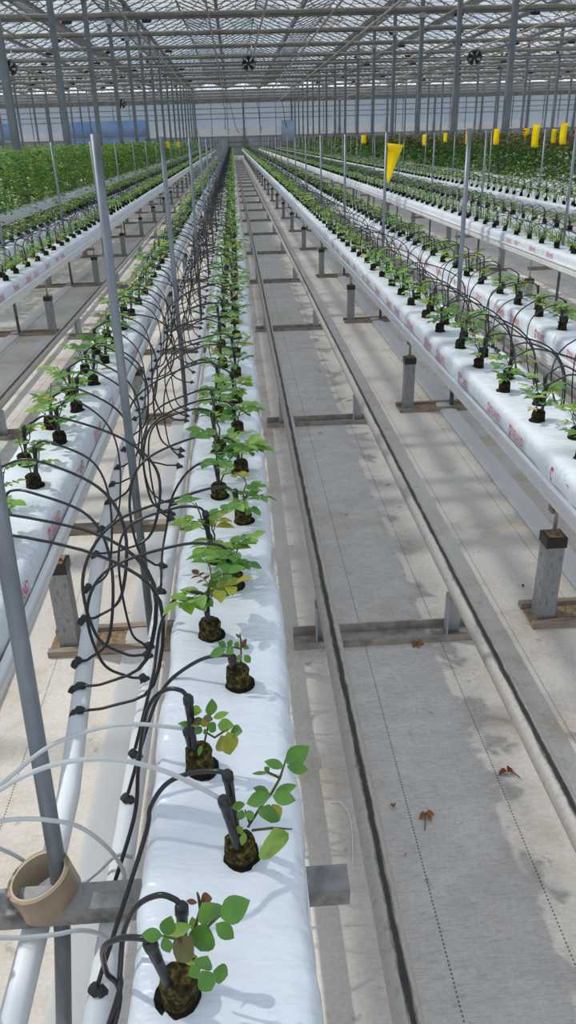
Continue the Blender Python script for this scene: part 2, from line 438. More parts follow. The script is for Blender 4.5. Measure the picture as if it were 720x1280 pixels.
for i, (px, zb, dx) in enumerate(((279, 2.4, .2), (287, 2.0, .9), (321, 2.2, .5), (352, 2.4, .6))):
    p = aty(px, 128, YW - .25)
    g = MB(); pts = [(p.x, p.y, 4.75)] + [(p.x + dx * t * t + .12 * math.sin(5 * t), p.y, 4.75 + (zb - 4.75) * t) for t in (.25, .5, .75, 1)]
    g.tube(pts, .03, 6)
    tag(g.obj('hanging_cable', M['black']), 'black cable hanging down the far wall, ' + ORD[i + 1] + ' from left', 'cable', 'cables hanging on the far wall')

# steel columns
colm = MB(); colm.box(-.055, .055, -.075, .075, 0, 5.8); colm.box(-.07, .07, -.09, .09, 0, .012)
colm_me = colm.mesh('steel_column', M['column'])
capm = MB(); capm.box(-.09, .09, -.12, .12, 4.72, 4.86); cap_me = capm.mesh('bracket', M['galv'])
rown = {-3.54: 'the row left of the centre', 6.06: 'the row right of the centre'}
for ci, X in enumerate(COLX):
    X = round(X, 2); n = 0
    for Y in TRY[:-1]:
        if Y < 10 or not (seen(X, Y, 1.6, 40) or seen(X, Y, 4, 40)): continue
        n += 1
        side = rown.get(X) or ('the %s row left of the aisle' % nth(3 - ci + 0) if X < 0 else 'the %s row right of the aisle' % nth(ci - 3))
        if X in rown: side = rown[X]
        o = link('steel_column', None if Y < 45 else colm_me, None, (X, Y, 0))
        tag(o, 'grey steel roof column, %s from the front in %s' % (nth(n), side), 'column', 'steel roof columns', 'thing')
        if Y < 45: link('shaft', colm_me, o); link('bracket', cap_me, o)

# lattice girders across the house, with screen package under each
ZB, ZT = 4.86, 5.36
for i, Y in enumerate(TRY[:-1]):
    half = max(14, 12 + Y * .44); x0, x1 = max(XL, .5 - half), min(XR, .5 + half)
    t = empty('lattice_girder', (0, Y, ZB), 'galvanised lattice roof girder, %s crossbeam counted from the far wall' % nth(len(TRY) - 1 - i), 'girder', 'lattice roof girders')
    g = MB(); g.box(x0, x1, -.03, .03, 0, .07); g.obj('bottom_chord', M['girder'], t)
    g = MB(); g.box(x0, x1, -.03, .03, ZT - ZB, ZT - ZB + .06); g.obj('top_chord', M['girder'], t)
    g = MB(); x = -3.54 + .8 * math.floor((x0 + 3.54) / .8); up = 0
    while x < x1:
        g.tube([(x, 0, .05 if not up else ZT - ZB), (x + .4, 0, ZT - ZB if not up else .05)], .012, 4, cap=False); up = 1 - up; x += .4
    g.obj('lattice_web', M['girder'], t)
    if Y < -5: continue
    s_ = MB(); n = int((x1 - x0) / 1.2)
    for j in range(n):
        s_.tube([(x0 + 1.2 * j, 0, -.03), (x0 + 1.2 * j + .6, .0, -.045 + U(-.01, .01)), (x0 + 1.2 * j + 1.2, 0, -.03)], [.055, .062, .055], 6, cap=False)
    o = s_.obj('shade_screen', M['screen'], None, (0, Y - .62, ZB + .08)); 
    tag(o, 'folded tan shade screen beside the %s girder counted from the far wall' % nth(len(TRY) - 1 - i), 'screen', 'folded shade screens')
    g = MB(); g.box(x0, x1, -.02, .02, 0, .05); o = g.obj('screen_bar', M['alu'], None, (0, Y + .5, ZB + .05))
    tag(o, 'thin aluminium screen bar behind the %s girder counted from the far wall' % nth(len(TRY) - 1 - i), 'bar', 'aluminium screen bars')
# tan pipes under the roof
for i, (X, z) in enumerate(((-9.6, 4.72), (-7.0, 4.78), (-5.6, 4.72), (-2.9, 4.74), (-.5, 4.76), (1.1, 4.76), (3.1, 4.74), (4.7, 4.72), (6.4, 4.6), (8.6, 4.72), (10.6, 4.72), (12.4, 4.74))):
    g = MB(); g.tube([(X, TRY[0], z), (X, YW - .3, z)], .032, 8)
    tag(g.obj('overhead_pipe', M['tan']), 'tan pipe running away under the roof, %s from the left' % nth(i + 1), 'pipe', 'tan pipes under the roof')
# grow lamps
lm = MB(); lm.box(-.15, .15, -.04, .04, -.10, -.03); lm.box(-.02, .02, -.02, .02, -.03, .0); lm.box(-.11, .11, -.05, .05, -.12, -.10)
lm_me = lm.mesh('grow_lamp', [M['black']])
for i, Y in enumerate(TRY[:-1]):
    if Y < 20 or Y > 62: continue
    n = 0
    for X in [-14.4 + 2.4 * j for j in range(13)] + [19 + 2.4 * j for j in range(3)]:
        xx = X + (1.2 if i % 2 else 0)
        if -2.0 < xx < 5.4 or not seen(xx, Y, 4.75, 0): continue
        n += 1
        o = link('grow_lamp', lm_me, None, (xx, Y, ZB))
        tag(o, 'small dark lamp under the %s girder from the far wall, %s from the left' % (nth(len(TRY) - 1 - i), nth(n)), 'lamp', 'dark lamps under the girders')
# circulation fans
def fan(X, Y, z, label):
    t = empty('ventilation_fan', (X, Y, z), label, 'fan', 'black roof fans')
    g = MB(); n = 28; a = 2 * math.pi / n
    for (r0, r1) in ((.27, .29),):
        b = len(g.v)
        for j in range(n):
            c, s = math.cos(a * j), math.sin(a * j)
            for (r, y) in ((r0, -.09), (r1, -.09), (r1, .09), (r0, .09)): g.v.append((r * c, y, r * s))
        for j in range(n):
            j2 = (j + 1) % n
            for q in range(4): g.face([b + 4 * j + q, b + 4 * j + (q + 1) % 4, b + 4 * j2 + (q + 1) % 4, b + 4 * j2 + q], 0, False)
    g.obj('ring', M['black'], t)
    g = MB(); g.tube([(0, -.1, 0), (0, .12, 0)], .075, 12); g.obj('hub', M['black'], t)
    for k in range(5):
        g = MB(); w0 = 2 * math.pi * k / 5 + .3
        def P(r, w, y): return (r * math.cos(w0 + w), y, r * math.sin(w0 + w))
        pts = [P(.06, -.35, -.03), P(.16, -.38, -.045), P(.265, -.28, -.05), P(.265, .42, .05), P(.16, .45, .045), P(.06, .35, .03)]
        b = len(g.v); g.v += pts; g.face([0, 1, 4, 5]); g.face([1, 2, 3, 4])
        o = g.obj('blade', M['black'], t); md = o.modifiers.new('s', 'SOLIDIFY'); md.thickness = .012
    g = MB()
    for w0 in (0, 1.57, 3.14, 4.71): g.tube([(0, .1, 0), (.28 * math.cos(w0 + .78), .1, .28 * math.sin(w0 + .78))], .008, 5)
    g.obj('cage', M['black'], t)
    g = MB(); g.tube([(.10, .05, .26), (.16, .05, 4.86 - z)], .015, 6); g.obj('hanger', M['galv'], t)
fan(.83, 36.0, 4.24, 'black ventilation fan hanging above the centre aisle')
fan(10.08, 36.0, 4.26, 'black ventilation fan hanging among the right columns')
fan(-8.69, 36.0, 4.27, 'black ventilation fan at the left edge behind a column')
fan(-7.38, 60.0, 3.85, 'small distant black ventilation fan left of the centre')

# ------------------------------------------------------------------ gutters, slabs
def gutter(k, s):
    X = gx(k, s)
    e = 0 if (k, s) != (0, 'b') else -.017
    P = [(-.114, .525), (.114, .525), (.118, .574), (.128, .574), (.128, .585), (.113, .585), (.109, .533), (-.109, .533), (-.113, .585), (-.128, .585), (-.128, .574), (-.118, .574)]
    P = [(x + (e if x > 0 else -e), z) for (x, z) in P]
    g = MB(); g.prism(P, -.35, YEND)
    for (a, b) in ((-.119 - e, -.113 - e), (.113 + e, .119 + e)): g.box(a, b, -.35, YEND, .549, .5515)
    o = g.obj('gutter', M['white'], None, (X, 0, 0))
    nm = {(0, 'b'): 'white steel growing gutter in the centre, under the nearest slab'}.get((k, s), 'white steel growing gutter, ' + rowname(k, s).replace('the ', 'the ', 1))
    tag(o, nm, 'gutter', 'white growing gutters')
PROF = [(-.104, .555), (-.108, .585), (-.109, .615), (-.104, .637), (-.092, .649), (-.06, .652), (-.02, .650), (.02, .650), (.06, .652), (.092, .649), (.104, .637), (.109, .615), (.108, .585), (.104, .555)]
txt = bpy.data.curves.new('lettering', 'FONT'); txt.body = 'SELAND'; txt.size = 1.0; txt.align_x = 'LEFT'; txt.resolution_u = 2
to = bpy.data.objects.new('lettering_source', txt); tm = to.to_mesh()
TV = [tuple(v.co) for v in tm.vertices]; TF = [list(p.vertices) for p in tm.polygons]; to.to_mesh_clear(); bpy.data.objects.remove(to)
TW = max(v[0] for v in TV)
def lettering(g, X, Yc, side):
    """print on a slab side; side -1 faces -x, +1 faces +x"""
    Ln = .130; h = Ln / TW; y0 = Yc - side * Ln / 2 + side * .02
    def pt(u, v): return (X + side * .0012, y0 + side * u, .597 + v)
    b = len(g.v); g.v += [pt(v[0] * h * .82, v[1] * h * 1.15) for v in TV]
    for f in TF: g.face([b + i for i in f], 0)
    n = 12; b = len(g.v)      # the looped leaf mark in front of the name
    for j in range(n):
        a = 2 * math.pi * j / n; tip = 1 + .45 * max(0, -math.sin(a)) ** 6
        for r in (.55, 1): g.v.append(pt(-.020 + .010 * r * math.cos(a), .017 + .019 * r * math.sin(a) * tip))
    for j in range(n):
        j2 = (j + 1) % n; g.face([b + 2 * j, b + 2 * j + 1, b + 2 * j2 + 1, b + 2 * j2], 0)
    for j in range(9):
        b = len(g.v); u = .012 + j * .0125
        g.v += [pt(u, -.008), pt(u + .008, -.008), pt(u + .008, -.004), pt(u, -.004)]; g.face([b, b + 1, b + 2, b + 3], 1)
def slab(k, s):
    X = gx(k, s); near = (k, s) in ((0, 'b'), (0, 'a'), (1, 'a'), (1, 'b'))
    ys = []; y = -.3
    while y < YEND:
        ys.append(y); y += (.025 if (k, s) == (0, 'b') and y < 3 else .05 if near and y < 6 else .25 if y < 20 else 1.5)
    ys.append(YEND)
    g = MB(); n = len(PROF); seed = k * 7.3 + (3.1 if s == 'b' else 0)
    fine = [] 
    for i in range(n - 1):
        a, b = PROF[i], PROF[i + 1]
        sub = 2 if near else 1
        for q in range(sub): fine.append((a[0] + (b[0] - a[0]) * q / sub, a[1] + (b[1] - a[1]) * q / sub))
    fine.append(PROF[-1]); n = len(fine)
    for y in ys:
        bag = abs(((y + seed * .13) % 1.0) - .5)     # bag ends every metre
        pin = -.012 * max(0, 1 - bag / .05) if near else 0
        for (x, z) in fine:
            p = Vector((x * 9 + seed, y * 7, z * 9)); p2 = Vector((x * 26 + seed + y * 9, y * 20 - x * 40, z * 20))
            d = .0042 * noise.noise(p) + .0034 * noise.noise(p2)
            edge = 1 if abs(x) > .085 else .6
            g.v.append((x + (d * 1.6 * edge if abs(x) > .08 else 0) * (1 if x > 0 else -1), y, z + d * edge * (1.3 if z > .63 else .3) + (pin * .5 if z > .63 else 0)))
    for i in range(len(ys) - 1):
        for j in range(n - 1):
            g.face([i * n + j + 1, i * n + j, (i + 1) * n + j, (i + 1) * n + j + 1], 0, True)
    g.face([j for j in range(n)]); g.face([(len(ys) - 1) * n + j for j in range(n)][::-1])
    o = g.obj('growing_slab', M['film'], None, (X, 0, 0))
    lb = {(0, 'b'): 'white film growing slab running away in the centre, nearest plants on it'}.get((k, s), 'white film growing slab lying in ' + rowname(k, s))
    tag(o, lb, 'growing slab', 'white film growing slabs')
    if s == 'a' and k >= 1 or (k, s) == (1, 'b') or (k, s) == (3, 'b'):
        side = -1
    else: side = 1
    lt = MB(); y = {(1, 'a'): 1.93, (0, 'a'): 1.47}.get((k, s), 1.6); i = 0
    while y < 7.5 and i < 40:
        lettering(lt, side * .1105, y, side); y += (.37, .24, .40)[i % 3] if k else .36; i += 1
    if k in (0, 1, -1, 2): lt.obj('printed_lettering', [M['print'], M['printgrey']], o)
for r in ROWS: gutter(*r); slab(*r)

# ------------------------------------------------------------------ posts
pb = MB(); pb.box(-.03, .03, -.03, .03, .0, .30); post_me = pb.mesh('post_tube', M['postgrey'])
pb = MB(); pb.box(-.034, .034, -.034, .034, .283, .318); pcap_me = pb.mesh('cap', M['black'])
pb = MB(); pb.box(-.024, .024, -.024, .024, .316, .322); pb.lathe([(.013, .32), (.013, .332)], 6); prust_me = pb.mesh('top_plate', M['rust'])
pb = MB(); pb.tube([(0, 0, .32), (0, 0, .53)], .0065, 8); prod_me = pb.mesh('threaded_rod', M['galv'])
sm = MB(); sm.box(-.34, .34, -.075, -.05, 0, .022); sm.box(-.34, .34, .05, .075, 0, .022); sill_me = sm.mesh('timber_edge', M['timber'])
sm = MB()
for i in range(16):
    for j in range(5):
        sm.v.append((-.34 + .68 * i / 15, -.05 + .1 * j / 4, .008 + .008 * noise.noise(Vector((i * .9, j * .9, 3)))))
for i in range(15):
    for j in range(4): sm.face([i * 5 + j, i * 5 + 5 + j, i * 5 + 6 + j, i * 5 + 1 + j], 0, True)
soil_me = sm.mesh('soil_fill', M['soil'])
cb = MB(); cb.box(-.29, .29, -.018, .018, .385, .412); cross_me = cb.mesh('pipe_rest', M['timber'])
for (k, s) in ROWS[:9] + [(-1, 'b'), (-1, 'a')]:
    n = 0; X = gx(k, s)
    lim = {(0, 'a'): 12, (0, 'b'): 4, (1, 'a'): 32, (1, 'b'): 10, (2, 'a'): 28, (2, 'b'): 8, (3, 'a'): 22, (3, 'b'): 5, (4, 'a'): 10, (-1, 'b'): 32, (-1, 'a'): 6}[(k, s)]
    for Y in POSTY:
        if not seen(X, Y, .2, 30) or Y > 72: continue
        n += 1
        if n > lim: break
        t = empty('gutter_post', (X, Y, 0), 'grey gutter support post, %s from the front under %s' % (nth(n), rowname(k, s)), 'post', 'gutter support posts')
        link('tube', post_me, t)
        if Y < 35: link('cap', pcap_me, t); link('top_plate', prust_me, t)
        link('threaded_rod', prod_me, t)
for k in (-1, 0, 1, 2):
    n = 0
    for Y in POSTY:
        if not (seen(cx(k) - .3, Y, 0, 10) or seen(cx(k) + .3, Y, 0, 10)) or Y > 40: continue
        n += 1
        pn = {-1: 'second pair left of the aisle', 0: 'first pair left of the aisle', 1: 'first pair right of the aisle', 2: 'second pair right of the aisle'}[k]
        t = empty('timber_sill', (cx(k), Y, 0), 'timber edged soil strip, %s from the front under the %s' % (nth(n), pn.replace(' of gutters', '')), 'sill', 'timber sills under the posts')
        link('timber_edge', sill_me, t); link('soil_fill', soil_me, t)
        o = link('pipe_rest', cross_me, None, (cx(k), Y + (.03 if k else .05), 0))
        tag(o, 'weathered crossbar, %s from the front between the %s' % (nth(n), pn.replace(' of gutters', '')), 'crossbar', 'crossbars under the drip pipes')

# training poles standing midway between paired gutters
pm = MB(); pm.tube([(0, 0, 0), (0, 0, 1.52)], .0125, 10); pole_me = pm.mesh('support_pole', M['pole'])
pm = MB(); pm.tube([(0, 0, 0), (0, 0, 1.52)], .0125, 5); pole_lo = pm.mesh('support_pole', M['pole'])
for k in (-2, -1, 0, 1, 2, 3):
    n = 0
    for Y in POSTY:
        X = cx(k) - .012
        if not (seen(X, Y, .9, 5) or seen(X, Y, 1.5, 5)) or Y > 62: continue
        n += 1
        pn = {-2: 'third pair left', -1: 'second pair left', 0: 'first pair left', 1: 'first pair right', 2: 'second pair right', 3: 'third pair right'}[k]
        o = link('support_pole', pole_me if Y < 12 else pole_lo, None, (X, Y, 0))
        o.rotation_euler = (U(-.008, .008), U(-.008, .008), 0)
        tag(o, 'thin zinc pole, %s from the front within the %s of the aisle' % (nth(n), pn), 'pole', 'upright zinc poles')

# ------------------------------------------------------------------ pipe rails and supports
bm_ = MB(); bm_.box(-.31, .31, -.04, .04, 0, .006); bm_.box(-.31, .31, -.042, -.036, 0, .024); bm_.box(-.31, .31, .036, .042, 0, .036)
chan_me = bm_.mesh('channel', M['channel'])
bm_ = MB(); bm_.box(-.026, .026, -.003, .003, .006, .164); bm_.box(-.026, -.021, -.035, .003, .006, .15); upr_me = bm_.mesh('upright', M['galv'])
for a, nm in ((0, 'centre'), (-1, 'left'), (1, 'right')):
    ac = .43 + PITCH * a
    for sx in (-1, 1):
        g = MB(); pts = []; y = -.4
        while y < 78: pts.append((.003 * math.sin(y * .9 + sx), y, .002 * math.sin(y * 1.7))); y += .5 if y < 20 else 2
        g.tube(pts, .0265, 14)
        o = g.obj('pipe_rail', M['rail'], None, (ac + sx * .214, 0, .188))
        tag(o, 'long steel pipe rail with blackened top, %s rail of the %s aisle' % ('left' if sx < 0 else 'right', nm), 'rail', 'pipe rails')
    n = 0
    for Y in BARY:
        if not (seen(ac, Y, 0, 60) or seen(ac + .2, Y, .1, 30)) or Y > 66: continue
        n += 1
        t = empty('rail_support', (ac - (.0 if a == 0 else .0), Y, 0), 'low steel crossbar holding the rails, %s from the front in the %s aisle' % (nth(n), nm), 'rail support', 'rail supports')
        link('channel', chan_me, t)
        for sx in (-1, 1):
            u = link('upright', upr_me, t); u.location = (sx * .214 + .0, 0, 0)

# drain pipe on the floor below each pair
for k in (-2, -1, 0, 1, 2):
    g = MB(); n = 10
    prof = [(.052 * math.cos(math.pi * j / n), .016 * math.sin(math.pi * j / n) ** .6) for j in range(n + 1)]
    g.prism(prof, .0, 79)
    for i in range(len(g.f)): g.sm[i] = len(g.f[i]) == 4
    o = g.obj('drain_pipe', M['drain'], None, (cx(k) - .05, 0, .0))
    tag(o, 'milky drain pipe under ' + {-2: 'the third pair of gutters left of the aisle', -1: 'the second pair of gutters left of the aisle', 0: 'the nearest pair of gutters', 1: 'the first pair of gutters right of the aisle', 2: 'the second pair of gutters right of the aisle'}[k], 'pipe', 'drain pipes')

# drip supply pipes
PZ = .435
def pipe_x(k, s, y):
    if k == 0 and s == 'a':
        return -.355 - .085 * min(1, max(0, (y - 1.05) / .9)) - .035 * min(1, max(0, (y - 1.9) / .8))
    return cx(k) + (.10 if s == 'b' else -.13)
for k in (-2, -1, 0, 1, 2, 3):
    for s in 'ab':
        g = MB(); pts = []; y = .1
        while y < 80: pts.append((pipe_x(k, s, y), y, PZ + .003 * math.sin(y * 2))); y += .12 if y < 4 else 2
        g.tube(pts, .0205, 12)
        tag(g.obj('supply_pipe', M['pvc']), 'white plastic drip supply pipe running beside ' + rowname(k, s), 'pipe', 'white drip supply pipes')

# ------------------------------------------------------------------ rose cuttings
LM = [M['leaf'], M['leaf_pale'], M['leaf_yellow'], M['leaf_red']]
def plug_mb(rr, n=14, r=.0205, h=.036):
    g = MB(); g.lathe([(r * .9, -.012), (r * 1.02, .004), (r, .02), (r * 1.0, h * .85), (r * .82, h), (r * .3, h + .002)], n, 0, (0, 0, 0), rr)
    g.lathe([(r * 1.28, -.004), (r * 1.25, .003), (r * .9, .0035)], n, 1, (.002, -.003, 0), .05)
    return g
plug_hi = plug_mb(.09, 16).mesh('plug', [M['plug'], M['hole']])
plug_lo = plug_mb(.06, 8).mesh('plug', [M['plugdark'], M['hole']]); plug_md = plug_mb(.09, 14).mesh('plug', [M['plugdark'], M['hole']])
def rose(seed, height, nleaf, segs, spread=1.0, yellow=.12, red=.3):
    rnd = random.Random(seed); lf = MB(); st = MB()
    nst = 1 if nleaf < 5 else 2
    for q in range(nst):
        a0 = rnd.uniform(0, 6.28); lean = rnd.uniform(.05, .35) * spread
        pts = [Vector((.004 * math.cos(a0), .004 * math.sin(a0), .03))]
        hh = height * (1 if q == 0 else .75)
        for i in range(1, 5):
            pts.append(Vector((math.cos(a0) * lean * hh * i / 4 + rnd.uniform(-.004, .004), math.sin(a0) * lean * hh * i / 4 + rnd.uniform(-.004, .004), .03 + (hh - .03) * i / 4)))
        st.tube(pts, [.0022, .002, .0018, .0015, .0012], 5 if segs > 2 else 3)
        nl = nleaf // nst
        for i in range(nl):
            u = .25 + .75 * (i + .5) / nl; f = u * 4; j = min(3, int(f)); p = pts[j].lerp(pts[j + 1], f - j)
            az = a0 + i * 2.4 + rnd.uniform(-.5, .5); el = rnd.uniform(.05, .6)
            d = Vector((math.cos(az) * math.cos(el), math.sin(az) * math.cos(el), math.sin(el)))
            Lp = rnd.uniform(.025, .05) * spread
            e = p + d * Lp + Vector((0, 0, -.006)); st.tube([p, p.lerp(e, .5) + Vector((0, 0, .003)), e], [.0011, .001, .0008], 4 if segs > 2 else 3)
            mi = 0 if rnd.random() < .62 else 1
            if rnd.random() < yellow: mi = 2
            if u > .9 and rnd.random() < red: mi = 3
            sz = rnd.uniform(.028, .044) * (.6 if mi == 3 else 1) * (1 if segs > 2 else 1.1)
            sd = d.cross(Vector((0, 0, 1))); sd.normalize()
            up = Vector((rnd.uniform(-.35, .35), rnd.uniform(-.35, .35), 1))
            lf.leaf(e, e + (d * .9 + Vector((0, 0, rnd.uniform(-.4, .15)))).normalized() * sz, up, sz * .68, mi, segs)
            for (fr, n_) in ((.85, 2), (.4, 2)) if rnd.random() < .75 else ((.8, 2),):
                b = p.lerp(e, fr)
                for sgn in (-1, 1):
                    dd = (d * .45 + sd * sgn + Vector((0, 0, rnd.uniform(-.3, .15)))).normalized(); s2 = sz * rnd.uniform(.7, .95)
                    lf.leaf(b, b + dd * s2, up, s2 * .68, mi, segs)
    return lf, st
VAR = []
for i in range(10):
    lf, st = rose(100 + i, U(.10, .155), random.choice((6, 7, 8, 9)), 4, U(.95, 1.3))
    VAR.append((lf.mesh('leaves', LM), st.mesh('stem', M['stem'])))
VLO = []
for i in range(8):
    lf, st = rose(300 + i, U(.10, .16), random.choice((7, 8, 9)), 3, 1.1)
    g = MB(); g.add(lf); g.add(st, None, 4); g.add(plug_mb(.05, 6), None, 5)
    VLO.append(g.mesh('rose_cutting', LM + [M['stem'], M['plugdark'], M['hole']]))
VST = []
for i in range(8):
    rnd = random.Random(900 + i); g = MB()
    for j in range(16):
        az = rnd.uniform(0, 6.28); r = rnd.uniform(.0, .045); z = rnd.uniform(.06, .15)
        b = Vector((r * math.cos(az), r * math.sin(az), z)); az += rnd.uniform(-.8, .8)
        e = b + Vector((math.cos(az), math.sin(az), rnd.uniform(-.5, .4))) * .045
        nn = len(g.v); sd = Vector((-math.sin(az), math.cos(az), rnd.uniform(-.4, .4))) * .017; mdp = b.lerp(e, .45)
        g.v += [tuple(b), tuple(mdp + sd), tuple(e), tuple(mdp - sd)]; g.face([nn, nn + 1, nn + 2, nn + 3], 0 if rnd.random() < .6 else 1 if rnd.random() < .8 else 2)
    g.lathe([(.022, 0), (.02, .04)], 5, 5); g.tube([(0, 0, .04), (0, 0, .1)], .003, 3, 4)
    VST.append(g)

P0 = {(0, 'b'): None}
extra = []
plants = []           # (depth, row, index, X, Y)
near_row = [(-.105, .542), (-.037, .722), (-.096, .885), (-.037, 1.079), (-.089, 1.228), (-.045, 1.408), (-.084, 1.52), (-.020, 1.709), (-.082, 1.869), (-.022, 2.026), (-.084, 2.19)]
SKIPROWS = {(4, 'a'), (-2, 'b')}
for (k, s) in ROWS:
    if (k, s) in SKIPROWS: continue
    X = gx(k, s); spots = []
    if (k, s) == (0, 'b'): spots = list(near_row); y = 2.355; z_ = 1
    elif (k, s) == (0, 'a'): y = 1.677 - .163 * 6; z_ = 0
    elif (k, s) == (1, 'a'): y = 2.172 - .33 - .163 * 8; z_ = 0
    else: y = 1.6 - .163 * 4; z_ = 0
    inner = .032 if s == 'a' else -.032
    while y < 79.5:
        xo = X + (inner if z_ == 0 else -inner) + U(-.007, .007)
        spots.append((xo, y + U(-.012, .012))); z_ = 1 - z_; y += .163
    n = 0
    for (x, y) in spots:
        if not seen(x, y, .74, 12):
            if y < 3.2 and seen(x, y, .74, 520): extra.append(((k, s), x, y))
            continue
        n += 1; plants.append((y + abs(x) * .3, (k, s), n, x, y))
plants.sort()
FRONT = plants[:300]; REST = plants[300:]

# the four nearest cuttings, leaf by leaf: (base px, tip px, width px, colour, depth offset m)
def crop(ox, oy, sc): return lambda p: (ox + p[0] / sc, oy + p[1] / sc)
C1, C2, C3 = crop(150, 1090, 2.667), crop(240, 900, 4.0), crop(210, 780, 5.143)
HAND = {
 0: dict(c=C1, sc=2.667, stems=[[(222, 300, 0), (245, 200, 0), (268, 125, .005), (284, 100, .01)], [(255, 215, 0), (300, 175, -.01), (340, 140, -.02)], [(230, 260, -.01), (190, 225, -.02), (140, 212, -.02)], [(245, 290, -.01), (268, 322, -.03)], [(268, 125, .005), (262, 85, .01), (257, 68, .01)]],
   leaves=[((335, 152), (430, 95), 72, 0, -.03), ((318, 172), (382, 222), 52, 0, -.035), ((322, 158), (276, 108), 46, 0, .0), ((268, 102), (304, 88), 24, 3, .01), ((258, 102), (219, 96), 16, 3, .01),
     ((268, 265), (285, 172), 76, 0, -.015), ((240, 212), (184, 304), 62, 4, -.02), ((150, 212), (170, 148), 48, 0, -.01), ((142, 212), (70, 208), 44, 0, -.025), ((146, 216), (166, 272), 40, 0, -.03), ((150, 212), (238, 178), 46, 1, .0),
     ((268, 322), (290, 284), 30, 0, -.03), ((268, 320), (228, 346), 46, 0, -.035), ((272, 328), (306, 402), 52, 0, -.04), ((258, 280), (210, 300), 30, 2, -.01), ((250, 195), (240, 150), 30, 1, .01), ((310, 330), (362, 345), 50, 0, .0)]),
 1: dict(c=C2, sc=4.0, stems=[[(280, 535, 0), (345, 432, 0), (400, 362, 0), (440, 290, .005), (475, 180, .01)], [(300, 552, -.01), (400, 540, -.02), (500, 546, -.03)], [(440, 290, 0), (380, 262, 0), (365, 240, 0)], [(290, 520, 0), (265, 450, -.01)]],
   leaves=[((472, 218), (582, 134), 78, 0, .0), ((474, 232), (584, 250), 58, 0, -.02), ((460, 236), (362, 205), 52, 0, .0), ((378, 264), (298, 268), 20, 0, .0), ((385, 262), (362, 236), 26, 0, .0),
     ((412, 368), (522, 325), 48, 0, .01), ((402, 378), (518, 402), 70, 0, -.02), ((392, 376), (268, 418), 72, 0, -.02), ((388, 368), (308, 338), 38, 0, .015), ((386, 420), (392, 522), 82, 0, -.02), ((400, 420), (440, 505), 60, 2, -.01),
     ((410, 536), (394, 708), 118, 1, -.04), ((266, 420), (194, 440), 40, 0, .0), ((252, 448), (236, 502), 48, 0, -.01), ((276, 452), (304, 500), 42, 0, -.01), ((262, 560), (250, 630), 36, 1, -.02), ((255, 535), (222, 565), 30, 1, -.01)]),
 2: dict(c=C3, sc=5.143, stems=[[(235, 760, 0), (250, 690, 0), (265, 620, 0), (275, 580, 0)], [(250, 700, 0), (300, 730, -.01), (345, 700, -.02), (385, 680, -.03)], [(260, 640, 0), (200, 640, 0), (150, 645, 0)]],
   leaves=[((218, 562), (135, 552), 66, 1, .0), ((272, 590), (284, 484), 56, 0, .0), ((235, 622), (135, 642), 60, 4, -.01), ((155, 645), (64, 640), 36, 0, .0), ((290, 605), (390, 568), 46, 1, .01), ((318, 650), (422, 652), 72, 1, -.01), ((402, 690), (478, 690), 72, 0, -.02),
     ((384, 690), (404, 848), 104, 2, -.03), ((340, 715), (352, 825), 72, 2, -.02), ((228, 600), (245, 665), 52, 2, -.01), ((215, 660), (175, 710), 54, 0, -.01), ((215, 780), (195, 850), 34, 0, -.02), ((255, 640), (310, 690), 60, 0, -.02), ((225, 600), (290, 615), 50, 4, -.02), ((255, 690), (225, 700), 40, 0, -.01)]),
 3: dict(c=C3, sc=5.143, stems=[[(468, 260, 0), (470, 180, 0), (468, 100, .0), (462, 60, 0)], [(470, 160, 0), (430, 150, 0), (370, 150, 0)]],
   leaves=[((372, 160), (264, 206), 60, 0, -.01), ((372, 150), (322, 112), 46, 0, .01), ((385, 148), (412, 102), 36, 0, .01), ((378, 156), (418, 192), 48, 0, -.01), ((440, 155), (448, 112), 34, 0, .0), ((476, 140), (522, 160), 30, 0, .0), ((470, 195), (448, 240), 40, 0, -.01), ((490, 200), (532, 250), 42, 0, -.01),
     ((468, 92), (434, 62), 18, 3, .0), ((474, 155), (502, 98), 20, 3, .0)]),
}
def hand_rose(i, x, y):
    h = HAND[i]; o = Vector((x, y, SLZ)); lf = MB(); st = MB(); rnd = random.Random(50 + i)
    def W(p, dy): q = h['c'](p[:2]); return aty(q[0], q[1], y + dy) - o
    for s_ in h['stems']:
        st.tube([W(p, p[2]) for p in s_], [.0017] * (len(s_) - 1) + [.001], 6)
    for (b, t, w, m_, dy) in h['leaves']:
        B = W(b, dy); ang = rnd.uniform(-.012, .006); T = W(t, dy + ang)
        px = ((T - B).length) / max(1e-4, math.hypot((t[0] - b[0]), (t[1] - b[1])))
        lf.leaf(B, T, Vector((rnd.uniform(-.3, .3), -.55 + rnd.uniform(-.2, .2), .75)), w * px * 1.02, m_, 6, .10, .06)
    return lf.mesh('leaves', LM + [M['leaf_brown']]), st.mesh('stem', M['stem'])
HL = ['rose cutting nearest the camera, red shoot tips, in the centre gutter',
      'second rose cutting in the centre gutter, one shoot leaning right with a yellow-green leaf',
      'bushy rose cutting with yellowing leaves, third from the front in the centre gutter',
      'tiny rose cutting with dark red tips, fourth from the front in the centre gutter']
